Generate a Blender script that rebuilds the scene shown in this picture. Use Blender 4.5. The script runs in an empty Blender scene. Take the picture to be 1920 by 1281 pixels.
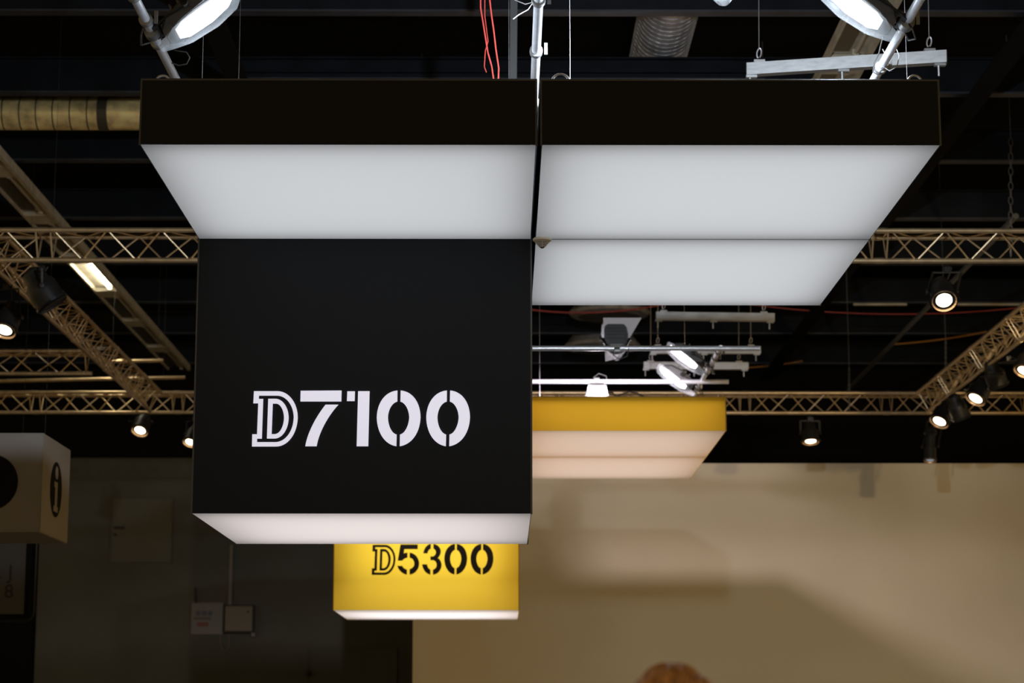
import bpy, bmesh, math, random
from mathutils import Vector, Matrix, Euler
random.seed(7)
PI = math.pi
scene = bpy.context.scene
C = scene.collection

# ------------------------------------------------------------------ camera
F = 4000.0
CAMZ = 1.6
cam_d = bpy.data.cameras.new('camera')
cam_d.sensor_width = 36.0
cam_d.lens = F / 1920 * 36.0
cam_d.clip_end = 200
cam = bpy.data.objects.new('camera', cam_d)
C.objects.link(cam)
cam.location = (0, 0, CAMZ)
PITCH = math.atan((1363 - 640.5) / F)
YAW = -math.atan(15 / F)
cam.rotation_euler = (PI / 2 + PITCH, 0, YAW)
cam_d.dof.use_dof = True
cam_d.dof.focus_distance = 12.6
cam_d.dof.aperture_fstop = 3.4
scene.camera = cam
ROT = Euler((PI / 2 + PITCH, 0, YAW)).to_matrix()

def ray(px, py):
    return ROT @ Vector(((px - 960) / F, -(py - 640.5) / F, -1))
def at(px, py, Y):
    r = ray(px, py); t = Y / r.y
    return Vector((r.x * t, Y, CAMZ + r.z * t))
def atz(px, py, z):
    r = ray(px, py); t = (z - CAMZ) / r.z
    return Vector((r.x * t, r.y * t, z))

# ------------------------------------------------------------------ world, view
w = bpy.data.worlds.new('hall_ambient'); scene.world = w
w.use_nodes = True
w.node_tree.nodes['Background'].inputs[0].default_value = (1.0, 0.69, 0.31, 1)
w.node_tree.nodes['Background'].inputs[1].default_value = 0.44
scene.view_settings.view_transform = 'Standard'
scene.view_settings.look = 'None'
scene.view_settings.gamma = 1
scene.view_settings.exposure = 0
scene.view_settings.use_curve_mapping = False

def spot(name, loc, d, energy, col, angle=120, blend=.6, radius=.08, parent=None):
    l = bpy.data.lights.new(name, 'SPOT')
    l.energy = energy; l.color = col; l.spot_size = math.radians(angle); l.spot_blend = blend
    l.shadow_soft_size = radius
    o = bpy.data.objects.new(name, l); C.objects.link(o)
    m = Vector(d).to_track_quat('-Z', 'Y').to_matrix().to_4x4()
    m.translation = Vector(loc)
    if parent: o.parent = parent; o.matrix_parent_inverse = parent.matrix_world.inverted()
    o.matrix_world = m
    return o
def area(name, loc, d, energy, col, sx, sy, parent=None):
    l = bpy.data.lights.new(name, 'AREA'); l.shape = 'RECTANGLE'; l.size = sx; l.size_y = sy
    l.energy = energy; l.color = col
    o = bpy.data.objects.new(name, l); C.objects.link(o)
    up = 'Y'
    m = Vector(d).to_track_quat('-Z', up).to_matrix().to_4x4(); m.translation = Vector(loc)
    if parent: o.parent = parent; o.matrix_parent_inverse = parent.matrix_world.inverted()
    o.matrix_world = m
    return o

# ------------------------------------------------------------------ materials
def mat(name, col, rough=.6, metal=0, noise=0, nscale=8, bump=0, bscale=200, emit=None, es=0, spec=.5, stretch=None):
    m = bpy.data.materials.new(name); m.use_nodes = True
    nt = m.node_tree; b = nt.nodes['Principled BSDF']
    b.inputs['Base Color'].default_value = (*col, 1)
    b.inputs['Roughness'].default_value = rough
    b.inputs['Metallic'].default_value = metal
    b.inputs['Specular IOR Level'].default_value = spec
    if emit:
        b.inputs['Emission Color'].default_value = (*emit, 1); b.inputs['Emission Strength'].default_value = es
    if noise or bump:
        tc = nt.nodes.new('ShaderNodeTexCoord'); mp = nt.nodes.new('ShaderNodeMapping')
        if stretch: mp.inputs['Scale'].default_value = stretch
        nt.links.new(tc.outputs['Object'], mp.inputs['Vector'])
    if noise:
        n = nt.nodes.new('ShaderNodeTexNoise'); n.inputs['Scale'].default_value = nscale; n.inputs['Detail'].default_value = 5
        nt.links.new(mp.outputs[0], n.inputs['Vector'])
        r = nt.nodes.new('ShaderNodeMapRange')
        r.inputs[1].default_value = .3; r.inputs[2].default_value = .7
        r.inputs[3].default_value = 1 - noise; r.inputs[4].default_value = 1 + noise
        nt.links.new(n.outputs['Fac'], r.inputs[0])
        x = nt.nodes.new('ShaderNodeVectorMath'); x.operation = 'SCALE'
        x.inputs[0].default_value = col
        nt.links.new(r.outputs[0], x.inputs['Scale'])
        nt.links.new(x.outputs[0], b.inputs['Base Color'])
    if bump:
        n2 = nt.nodes.new('ShaderNodeTexNoise'); n2.inputs['Scale'].default_value = bscale; n2.inputs['Detail'].default_value = 3
        nt.links.new(mp.outputs[0], n2.inputs['Vector'])
        bp = nt.nodes.new('ShaderNodeBump'); bp.inputs['Strength'].default_value = bump; bp.inputs['Distance'].default_value = .004
        nt.links.new(n2.outputs['Fac'], bp.inputs['Height'])
        nt.links.new(bp.outputs[0], b.inputs['Normal'])
    return m

def fabric(name, dcol, tcol, tfac):
    """stretched light-box textile: part of the light from behind comes through"""
    m = bpy.data.materials.new(name); m.use_nodes = True
    nt = m.node_tree; nt.nodes.remove(nt.nodes['Principled BSDF'])
    out = nt.nodes['Material Output']
    d = nt.nodes.new('ShaderNodeBsdfDiffuse'); d.inputs[0].default_value = (*dcol, 1)
    t = nt.nodes.new('ShaderNodeBsdfTranslucent'); t.inputs[0].default_value = (*tcol, 1)
    mx = nt.nodes.new('ShaderNodeMixShader'); mx.inputs[0].default_value = tfac
    tc = nt.nodes.new('ShaderNodeTexCoord'); n = nt.nodes.new('ShaderNodeTexNoise'); n.inputs['Scale'].default_value = 260
    bp = nt.nodes.new('ShaderNodeBump'); bp.inputs['Strength'].default_value = .1; bp.inputs['Distance'].default_value = .002
    nt.links.new(tc.outputs['Object'], n.inputs['Vector']); nt.links.new(n.outputs['Fac'], bp.inputs['Height'])
    nt.links.new(bp.outputs[0], d.inputs['Normal'])
    nt.links.new(d.outputs[0], mx.inputs[1]); nt.links.new(t.outputs[0], mx.inputs[2]); nt.links.new(mx.outputs[0], out.inputs[0])
    return m

def glassy(name, col, fac):
    m = bpy.data.materials.new(name); m.use_nodes = True
    nt = m.node_tree; b = nt.nodes['Principled BSDF']
    b.inputs['Base Color'].default_value = (*col, 1); b.inputs['Roughness'].default_value = .25
    t = nt.nodes.new('ShaderNodeBsdfTransparent'); mx = nt.nodes.new('ShaderNodeMixShader'); mx.inputs[0].default_value = fac
    nt.links.new(b.outputs[0], mx.inputs[1]); nt.links.new(t.outputs[0], mx.inputs[2])
    nt.links.new(mx.outputs[0], nt.nodes['Material Output'].inputs[0])
    return m

M = {}
M['black'] = mat('black_textile', (.020, .0235, .030), .85, bump=.15, bscale=300, spec=.15)
M['white'] = fabric('white_textile', (.75, .75, .75), (.82, .82, .82), .72)
M['yellow'] = fabric('yellow_textile', (.72, .46, .03), (.95, .67, .06), .72)
M['trim'] = mat('grey_keder_trim', (.075, .08, .09), .5)
M['trimy'] = mat('ochre_keder_trim', (.35, .2, .02), .5)
M['letter'] = mat('backlit_white_letter', (.8, .8, .8), .6, emit=(.57, .57, .70), es=.95)
M['ink'] = mat('black_print', (.015, .012, .012), .7)
M['alu'] = mat('aluminium', (.27, .275, .28), .48, .85, noise=.12, nscale=6, stretch=(1, 8, 8))
M['truss'] = mat('truss_aluminium', (.60, .46, .28), .42, .75, noise=.18, nscale=9)  # warm lamplight put into the base colour, plain aluminium being grey
M['pipe'] = mat('steel_pipe', (.68, .70, .75), .3, .55, noise=.1, nscale=12)
M['galv'] = mat('galvanised_duct', (.7, .7, .72), .36, .6, noise=.3, nscale=5)
M['foil'] = mat('foil_duct', (.95, .74, .34), .36, .35, noise=.4, nscale=7, bump=.5, bscale=30)  # gold of the warm hall light put into the foil colour
M['bm'] = mat('black_metal', (.012, .012, .012), .45, .1, spec=.4)
M['grey'] = mat('dark_grey_housing', (.09, .095, .10), .5)
M['beam'] = mat('dark_steel_beam', (.007, .009, .013), .6, 0, noise=.3, nscale=3, spec=.12)
M['lit_flange'] = mat('floodlit_flange_steel', (.035, .040, .052), .5, .2, noise=.3, nscale=3)  # flood light from below is put into the colour, lighter than the web
M['ceil'] = mat('black_ceiling', (.0025, .0025, .0025), .9, noise=.3, nscale=2, spec=.1)
M['batten'] = mat('cream_batten', (.52, .47, .36), .5, noise=.25, nscale=4)
M['slot'] = mat('batten_louvre', (.10, .09, .06), .4, .5)
M['tube_off'] = mat('unlit_tube', (.55, .5, .4), .4)
M['tube_on'] = mat('lit_tube', (1, 1, 1), .4, emit=(1.0, .93, .72), es=45)
M['lens_cool'] = mat('flood_lens', (1, 1, 1), .4, emit=(.86, .92, 1.0), es=9)
M['lens_pink'] = mat('flood_lens_pinkish', (1, 1, 1), .4, emit=(1.0, .90, .97), es=6)
M['lens_warm'] = mat('par_lens', (1, 1, 1), .4, emit=(1.0, .82, .55), es=7)
M['lens_off'] = mat('par_lens_unlit', (.08, .08, .09), .1)
M['lens_dim'] = mat('profile_lens', (.3, .34, .4), .15, emit=(.6, .8, 1), es=.25)
M['rim'] = mat('par_rim', (.5, .33, .2), .35, .7)
M['visor'] = glassy('frosted_visor', (.6, .64, .68), .72)
M['shield'] = mat('white_glare_shield', (.6, .57, .6), .5)
M['red'] = mat('red_cable', (.5, .06, .05), .5)
M['orange'] = mat('orange_cable', (.45, .18, .02), .5)
M['cable'] = mat('black_cable', (.02, .02, .02), .5)
M['wire'] = mat('steel_wire', (.35, .35, .37), .4, .8)
M['wallr'] = mat('cream_wall_paint', (.70, .62, .46), .8, noise=.05, nscale=.6, bump=.05, bscale=60)
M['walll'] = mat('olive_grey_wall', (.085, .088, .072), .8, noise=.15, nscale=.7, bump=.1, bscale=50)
M['panel'] = mat('wall_panel_paint', (.095, .093, .066), .6, noise=.08, nscale=2)
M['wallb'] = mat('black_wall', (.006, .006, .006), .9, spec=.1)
M['floor'] = mat('beige_carpet', (.30, .26, .20), .95, noise=.3, nscale=20)
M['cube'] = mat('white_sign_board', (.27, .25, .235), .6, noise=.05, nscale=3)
M['cubed'] = mat('black_disc_print', (.012, .011, .010), .9, spec=.1)
M['signg'] = mat('grey_sign_plate', (.05, .05, .046), .5)
M['cream'] = mat('cream_plastic', (.95, .9, .8), .45)
M['slats'] = mat('detector_grille', (.03, .03, .03), .6)
M['box'] = mat('grey_steel_box', (.16, .145, .105), .5)
M['boxw'] = mat('pale_switch_panel', (.17, .17, .17), .5)
M['redl'] = mat('red_label', (.18, .06, .05), .6)
M['bluel'] = mat('blue_grey_dial', (.09, .11, .15), .5)

# ------------------------------------------------------------------ mesh helpers
class MB:
    def __init__(s): s.v = []; s.f = []
    def add(s, vs, fs):
        o = len(s.v); s.v += [Vector(v) for v in vs]; s.f += [tuple(i + o for i in f) for f in fs]; return s
    def box(s, a, b):
        x0, y0, z0 = a; x1, y1, z1 = b
        return s.add([(x0,y0,z0),(x1,y0,z0),(x1,y1,z0),(x0,y1,z0),(x0,y0,z1),(x1,y0,z1),(x1,y1,z1),(x0,y1,z1)],
              [(0,3,2,1),(4,5,6,7),(0,1,5,4),(1,2,6,5),(2,3,7,6),(3,0,4,7)])
    def tube(s, pts, r, n=10, cap=True):
        pts = [Vector(p) for p in pts]; rings = []; prev = None
        rr = r if isinstance(r, (list, tuple)) else [r] * len(pts)
        vs = []; fs = []
        for i, p in enumerate(pts):
            d = (pts[min(i+1, len(pts)-1)] - pts[max(i-1, 0)]).normalized()
            if prev is None:
                a = d.orthogonal().normalized()
            else:
                a = (prev - d * prev.dot(d))
                a = a.normalized() if a.length > 1e-6 else d.orthogonal().normalized()
            prev = a; b = d.cross(a)
            for k in range(n):
                t = 2 * PI * k / n
                vs.append(p + (a * math.cos(t) + b * math.sin(t)) * rr[i])
        for i in range(len(pts) - 1):
            for k in range(n):
                fs.append((i*n+k, i*n+(k+1)%n, (i+1)*n+(k+1)%n, (i+1)*n+k))
        if cap:
            fs.append(tuple(range(n))[::-1]); fs.append(tuple(range((len(pts)-1)*n, len(pts)*n)))
        return s.add(vs, fs)
    def bar(s, p0, p1, wx, wz, up=(0, 0, 1)):
        p0 = Vector(p0); p1 = Vector(p1); d = (p1 - p0).normalized()
        a = d.cross(Vector(up)); a = a.normalized() if a.length > 1e-5 else Vector((1, 0, 0)); b = a.cross(d)
        vs = [p + a * (sx * wx / 2) + b * (sz * wz / 2) for p in (p0, p1) for sx, sz in ((-1,-1),(1,-1),(1,1),(-1,1))]
        return s.add(vs, [(0,1,2,3),(7,6,5,4),(0,4,5,1),(1,5,6,2),(2,6,7,3),(3,7,4,0)])
    def lathe(s, prof, n=20, axis=None, origin=(0,0,0)):
        """prof (r, h) along local z; axis = direction"""
        q = Vector(axis).to_track_quat('Z', 'Y').to_matrix() if axis is not None else Matrix.Identity(3)
        vs = []; fs = []; o = Vector(origin)
        for r, h in prof:
            for k in range(n):
                t = 2 * PI * k / n
                vs.append(o + q @ Vector((r * math.cos(t), r * math.sin(t), h)))
        for i in range(len(prof) - 1):
            for k in range(n):
                fs.append((i*n+k, i*n+(k+1)%n, (i+1)*n+(k+1)%n, (i+1)*n+k))
        if prof[0][0] > 1e-6: fs.append(tuple(range(n))[::-1])
        if prof[-1][0] > 1e-6: fs.append(tuple(range((len(prof)-1)*n, len(prof)*n)))
        return s.add(vs, fs)
    def loft(s, secs):
        n = len(secs[0]); vs = [v for q in secs for v in q]; fs = []
        for i in range(len(secs) - 1):
            for k in range(n):
                fs.append((i*n+k, i*n+(k+1)%n, (i+1)*n+(k+1)%n, (i+1)*n+k))
        fs.append(tuple(range(n))[::-1]); fs.append(tuple(range((len(secs)-1)*n, len(secs)*n)))
        return s.add(vs, fs)
    def mesh(s, name, smooth=False):
        me = bpy.data.meshes.new(name); me.from_pydata([tuple(v) for v in s.v], [], s.f)
        bm = bmesh.new(); bm.from_mesh(me)
        bmesh.ops.remove_doubles(bm, verts=bm.verts, dist=1e-6)
        bmesh.ops.recalc_face_normals(bm, faces=bm.faces); bm.to_mesh(me); bm.free()
        if smooth:
            for p in me.polygons: p.use_smooth = True
            try: me.set_sharp_from_angle(angle=math.radians(40))
            except Exception: pass
        return me
    def build(s, name, m, parent=None, smooth=False, label=None):
        me = s.mesh(name, smooth); me.materials.append(M[m] if isinstance(m, str) else m)
        o = bpy.data.objects.new(name, me); C.objects.link(o)
        if parent: o.parent = parent
        if label: o['label'] = label
        return o
def tag(o, label=None, cat=None, group=None, kind=None):
    if label: o['label'] = label
    if cat: o['category'] = cat
    if group: o['group'] = group
    if kind: o['kind'] = kind
    return o
def thing(name, label, cat, loc=(0, 0, 0), group=None, rot=None):
    o = bpy.data.objects.new(name, None); C.objects.link(o)
    o.empty_display_size = .1
    m = rot.to_4x4() if rot is not None else Matrix.Identity(4)
    m.translation = Vector(loc); o.matrix_world = m
    return tag(o, label, cat, group)
def struct(o, label, cat): return tag(o, label, cat, kind='structure')
def inst(name, me, loc, d, length_scale, parent):
    o = bpy.data.objects.new(name, me); C.objects.link(o)
    q = Vector(d).to_track_quat('Z', 'Y')
    m = q.to_matrix().to_4x4() @ Matrix.Diagonal((1, 1, length_scale, 1)); m.translation = Vector(loc)
    o.parent = parent
    o.matrix_local = m
    return o
def catenary(a, b, sag, n=14, wob=0):
    a = Vector(a); b = Vector(b)
    return [a.lerp(b, i/n) + Vector((random.uniform(-wob, wob), random.uniform(-wob, wob), -sag * 4 * (i/n) * (1 - i/n))) for i in range(n+1)]
def loop_pts(c, r, a0, a1, u=(1,0,0), v=(0,0,1), n=16):
    c = Vector(c); u = Vector(u); v = Vector(v)
    return [c + u * (r * math.cos(a0 + (a1-a0)*i/n)) + v * (r * math.sin(a0 + (a1-a0)*i/n)) for i in range(n+1)]

# ------------------------------------------------------------------ the hall shell
ZC = 9.6
YW = 33.0            # free-standing cream wall
YB = 40.0            # rear hall wall
struct(MB().box((-22, -6, -.2), (22, YB + .3, 0)).build('floor', 'floor'), 'beige carpeted hall floor', 'floor')
struct(MB().box((-22, -6, ZC), (22, YB + .3, ZC + .2)).build('ceiling', 'ceil'), 'black painted hall ceiling above the beams', 'ceiling')
xw0 = at(774, 1200, YW).x
ztop = at(1500, 869, YW).z
struct(MB().box((xw0, YW, 0), (22, YW + .18, ztop)).build('wall_right', 'wallr'), 'cream free-standing wall lit by the flood lamps', 'wall')
xl0 = at(66, 1270, YB).x
zl = at(250, 860, YB).z
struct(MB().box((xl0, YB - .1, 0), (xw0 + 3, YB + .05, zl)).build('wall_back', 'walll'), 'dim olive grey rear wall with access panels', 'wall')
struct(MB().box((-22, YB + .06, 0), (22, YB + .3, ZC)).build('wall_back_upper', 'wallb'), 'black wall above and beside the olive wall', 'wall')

# ------------------------------------------------------------------ ceiling steel
ZB = 8.2
def cross_beam(Y, x0, x1, zb, h, label, wf=.14):
    t = thing('roof_beam', label, 'beam', (0, Y, zb))
    MB().box((x0, -wf/2, 0), (x1, wf/2, .02)).build('bottom_flange', 'lit_flange', t)
    MB().box((x0, -.012, .02), (x1, .012, h - .02)).build('web', 'beam', t)
    MB().box((x0, -wf/2, h - .02), (x1, wf/2, h)).build('top_flange', 'beam', t)
    return t
ords = ['first', 'second', 'third', 'fourth', 'fifth', 'sixth', 'seventh', 'eighth', 'ninth']
BEAM_Y = [atz(960, py, ZB).y for py in (26, 178, 304, 412, 496, 569, 627, 683)]
for k in range(8):
    cross_beam(BEAM_Y[k], -14, 14, ZB, .40, 'dark steel roof beam crossing the hall, %s from the front of the black canopies' % ords[k])
cross_beam(at(800, 152, 21.7).y, -2.75, 2.75, at(800, 152, 21.7).z, .10, 'short blue grey beam just above the black canopies', .12)
for x, lab in ((-2.72, 'dark lengthwise girder above the lettered black box'), (4.95, 'dark lengthwise girder beyond the tilted aluminium bar'), (-9.5, 'dark lengthwise girder above the information cube')):
    t = thing('roof_girder', lab, 'girder', (x, 18, ZB + .02))
    MB().box((-.11, 0, -.16), (.11, 21.9, -.12)).build('bottom_flange', 'wallb', t)
    MB().box((-.015, 0, -.12), (.015, 21.9, 0)).build('web', 'beam', t)
tag(MB().tube([at(1905, 405, 24.5), at(1590, 730, 36.5)], .035, 8).build('ceiling_pipe', 'grey', smooth=True), 'thin dark pipe running lengthwise under the beams above the spotlight', 'pipe')

# ducts
def duct_spiral(p0, p1, r, m, label, pitch=.16, name='spiral_duct'):
    p0 = Vector(p0); p1 = Vector(p1); L = (p1 - p0).length
    t = thing(name, label, 'duct', p0, rot=(p1 - p0).to_track_quat('Z', 'Y').to_matrix())
    MB().lathe([(r, 0), (r, L)], 28).build('duct_tube', m, t, smooth=True)
    pts = []; n = int(L / pitch * 20)
    for i in range(n + 1):
        a = 2 * PI * i / 20
        pts.append(((r + .001) * math.cos(a), (r + .001) * math.sin(a), L * i / n))
    MB().tube(pts, .006, 4).build('seam', m, t)
    return t
cd = at(1256, 40, 21.0)
t = duct_spiral((cd.x, 15.0, 8.92), (cd.x, 33.1, 8.92), .31, 'galv', 'shiny galvanised spiral duct running lengthwise under the ceiling', .13)
# conical outlet hoods further along that duct
for i, (Y, lab) in enumerate(((33.9, 'wide dark conical hood at the end of the spiral duct'), (36.4, 'second wide conical hood, behind the hood at the duct end'))):
    c = thing('duct_hood', lab, 'hood', (cd.x, Y, 8.15 if i == 0 else 8.05))
    MB().lathe([(.62, 0), (.66, .05), (.36, .42), (.31, .5)], 28).build('cone', 'galv', c, smooth=True)
    MB().lathe([(.5, 0), (.5, -.03), (.1, -.06), (.0, -.06)], 24).build('deflector', 'grey', c, smooth=True)
p = at(130, 213, 22.9)
t = thing('foil_duct', 'foil-wrapped duct coloured gold for warm light, running across beside the black canopy', 'duct', (0, p.y, p.z))
MB().tube([(at(-120, 213, 22.9).x, 0, 0), (-2.9, 0, 0)], .185, 24).build('duct_tube', 'foil', t, smooth=True)
for px in (-60, -25, 10, 42, 73, 104, 136, 168):
    x = at(px, 213, 22.9).x
    MB().tube([(x - .006, 0, 0), (x + .006, 0, 0)], .19, 24).build('joint_ring', 'slot', t)
x = at(196, 213, 22.9).x
MB().tube([(x - .055, 0, 0), (x + .055, 0, 0)], .192, 24).build('collar', 'slot', t)
MB().bar((x + .05, 0, .32), (x + .05, 0, .15), .2, .2).build('hanger', 'bm', t)

# fluorescent batten rows
def batten(X, Y0, L, z, lit, label, grp):
    t = thing('batten_light', label, 'ceiling light', (X, Y0, z), grp)
    W = .21
    MB().box((-W, 0, .06), (W, L - .02, .09)).build('tray', 'batten', t)
    MB().box((W - .05, 0, -.02), (W, L - .02, .06)).build('side_rail', 'batten', t)
    MB().box((-W, 0, .0), (-W + .03, L - .02, .06)).build('side_rail', 'batten', t)
    MB().box((-W + .03, .02, .0), (W - .05, .5, .055)).build('cover_plate', 'batten', t)
    if not lit:
        MB().box((-W + .035, .5, .03), (-.01, L - .15, .06)).build('louvre', 'slot', t)
    MB().tube([(.06, .55, .025), (.06, L - .12, .025)], .019, 12).build('tube', 'tube_on' if lit else 'tube_off', t, smooth=True)
    for y in (.53, L - .1): MB().box((.03, y - .02, -.002), (.09, y + .02, .06)).build('lamp_holder', 'batten', t)
    if lit:
        area('tube_light', (X + .06, Y0 + L / 2, z - .0), (0, 0, -1), 14, (1, .9, .65), .05, L - .7, t)
XL = at(172, 512, 30.1).x
for k in range(9):
    Y0 = 16.9 + 2.4 * k
    batten(XL, Y0, 2.4, 8.02, k == 5,
           'lit fluorescent batten behind the truss, the only bright one of its row' if k == 5 else 'unlit cream batten, %s %s the lit one in its row' % (['next', 'second', 'third', 'fourth', 'fifth'][abs(k - 5) - 1], 'before' if k < 5 else 'beyond'), None)
XR = at(1578, 100, 20.35).x
for k in range(6):
    batten(XR, 17.6 + 2.4 * k, 2.4, 8.02, False, 'unlit cream batten above the aluminium bars, %s from the tilted bar in its row' % ['first', 'second', 'third', 'fourth', 'fifth', 'sixth'][k], None)

# ------------------------------------------------------------------ lighting trusses
BR = MB().tube([(0, 0, 0), (0, 0, 1)], .0085, 6).mesh('brace_mesh', True); BR.materials.append(M['truss'])
def truss(p0, p1, label, side=.29, drop=.262, sec=2.0, pitch=.275):
    p0 = Vector(p0); p1 = Vector(p1); d = (p1 - p0).normalized(); L = (p1 - p0).length
    a = d.cross(Vector((0, 0, 1))).normalized()
    t = thing('lighting_truss', label, 'truss', p0)
    c = [a * (side/2), a * (-side/2), Vector((0, 0, -drop))]
    for q in c:
        MB().tube([q, q + d * L], .025, 12).build('chord', 'truss', t, smooth=True)
    s = 0
    while s < L - .05:
        e = min(s + sec, L)
        for (i, j) in ((0, 2), (1, 2), (0, 1)):
            # end posts of a section
            for u in (s + .07, e - .07):
                A = c[i] + d * u; B = c[j] + d * u
                inst('brace', BR, A, B - A, (B - A).length, t)
            u = s + .1; flip = (i == 1)
            n = max(1, int(round((e - s - .2) / pitch)))
            st = (e - s - .2) / n
            for k in range(n):
                A = c[i] + d * (u + st * k); B = c[j] + d * (u + st * (k + 1))
                if (k % 2 == 0) == flip: A, B = c[j] + d * (u + st * k), c[i] + d * (u + st * (k + 1))
                inst('brace', BR, A, B - A, (B - A).length, t)
        for q in c:
            MB().tube([q + d * (s - .045 if s > 0 else 0), q + d * (s + .045)], .029, 12).build('coupler', 'truss', t, smooth=True)
        s += sec
    return t
ZT = at(200, 438, 20.0).z
ZTF = at(1600, 740, 29.8).z
truss((-6.4, 20.0, ZT), (7.6, 20.0, ZT), 'long triangular aluminium truss crossing the hall behind the black canopies')
truss((-8.6, 29.8, ZTF), (9.4, 29.8, ZTF), 'far triangular aluminium truss crossing the hall behind the yellow canopies')
XD1 = at(285, 775, 29.8).x; XD2 = at(1736, 772, 29.8).x
truss((XD1, 20.2, ZT), (XD1, 29.65, ZTF), 'triangular truss running lengthwise beside the lit fluorescent batten')
truss((XD2, 20.2, ZT), (XD2, 29.65, ZTF), 'triangular truss running lengthwise with a row of black spotlights')
truss((-8.6, 26.4, at(100, 662, 26.4).z), (XD1 - .2, 26.4, at(100, 662, 26.4).z), 'short triangular truss joining the lengthwise truss at its side')
def hung(name, a, b, r):
    t = thing(name, 'x', 'tube', a); a = Vector(a); b = Vector(b)
    MB().tube([(0, 0, 0), b - a], r, 10).build('tube', 'truss', t, smooth=True)
    for f in (.1, .9):
        q = (b - a) * f; MB().tube([q, Vector((q.x, q.y, ZC - a.z))], .002, 4).build('hanger_wire', 'cable', t)
    return t
tag(hung('ceiling_tube', at(200, 678, 30.4), at(306, 676, 30.4), .026), 'short pale tube end showing beside the lengthwise truss', 'tube')
tag(hung('crossing_tube', at(-60, 716, 30.4), at(347, 708, 30.4), .028), 'long pale tube crossing just below the short truss', 'tube')
for a, b, y, lab in ((1600, 1700, 570, 'short pale strip of lamp rail under the beam'), (1795, 1960, 570, 'longer pale strip of lamp rail beside the bright spotlight')):
    tag(MB().bar(at(a, y + 1, BEAM_Y[5]), at(b, y + 1, BEAM_Y[5]), .05, .035).build('lamp_rail', 'batten'), lab, 'rail')

# ------------------------------------------------------------------ canopies
Y1 = 10.7
zlow = at(1300, 273, Y1).z; zhigh = at(1300, 150, Y1).z
Y2 = atz(1300, 450, zlow).y; Y3 = atz(1300, 573.5, zlow).y
XA = at(262, 271, Y1).x; XB = at(1005.5, 276, Y1).x; XC = at(1015, 276, Y1).x; XE = at(1763.5, 273, Y1).x
zbox = at(650, 964, Y2).z; Y4 = atz(700, 1021, zbox).y
DY = atz(1250, 808.5, zlow).y - Y1
TH = .012
def lightbox(name, label, x0, x1, y0, y1, z0, z1, skin, trim, soff_e, col, front_e=0, fcol=(1, 1, 1), grp=None):
    t = thing(name, label, 'light box', ((x0+x1)/2, (y0+y1)/2, z0), grp)
    hx = (x1-x0)/2; hy = (y1-y0)/2; h = z1 - z0
    Q = lambda a, b, c, d: MB().add([a, b, c, d], [(0, 1, 2, 3)])     # stretched textile: one sheet
    Q((-hx, -hy, .004), (hx, -hy, .004), (hx, -hy, h), (-hx, -hy, h)).build('front_panel', skin, t)
    Q((-hx, hy, .004), (hx, hy, .004), (hx, hy, h), (-hx, hy, h)).build('back_panel', skin, t)
    for sx in (-hx, hx):
        Q((sx, -hy, .004), (sx, hy, .004), (sx, hy, h), (sx, -hy, h)).build('side_panel', skin, t)
    MB().box((-hx + TH, -hy + TH, h - TH), (hx - TH, hy - TH, h - .001)).build('top_panel', 'bm', t)
    s = MB(); n = 10   # soffit, one thin sheet, hanging by a few millimetres in the middle
    vs = []
    for j in range(n + 1):
        for i in range(n + 1):
            a = i / n; b = j / n
            vs.append((-hx + .004 + (2*hx - .008) * a, -hy + .004 + (2*hy - .008) * b, .003 - .006 * math.sin(PI*a) * math.sin(PI*b)))
    s.add(vs, [(j*(n+1)+i, j*(n+1)+i+1, (j+1)*(n+1)+i+1, (j+1)*(n+1)+i) for j in range(n) for i in range(n)])
    s.build('soffit_panel', 'white', t, smooth=True)
    e = MB(); r = .0065
    for sx in (-1, 1):
        for sy in (-1, 1):
            e.tube([(sx*hx, sy*(hy-.004), 0), (sx*hx, sy*(hy-.004), h)], r, 6)
    for z in (h,):
        for sy in (-1, 1): e.tube([(-hx, sy*(hy-.004), z), (hx, sy*(hy-.004), z)], r, 6)
        for sx in (-1, 1): e.tube([(sx*hx, -hy, z), (sx*hx, hy, z)], r, 6)
    e.build('edge_trim', trim, t)
    cx, cy = (x0+x1)/2, (y0+y1)/2
    big = h > 1; zz = z0 + (.34 if big else .22 if skin == 'black' else h - .03)
    area('box_lamp', (cx, cy, zz), (0, 0, -1), soff_e, col, (x1-x0)*.97, (y1-y0)*(.72 if big and skin != 'black' else .96), t)
    if front_e:
        hh = min(h * .86, 1.5)
        area('box_lamp', (cx, y0 + .30 if h > 1 else y0 + .26, z0 + h/2), (0, -1, 0), front_e, fcol, (x1-x0)*.84, hh, t)
    return t
COOL = (.93, .96, 1.0); PINK = (1.0, .74, .58); LPINK = (1.0, .9, .87)
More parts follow.
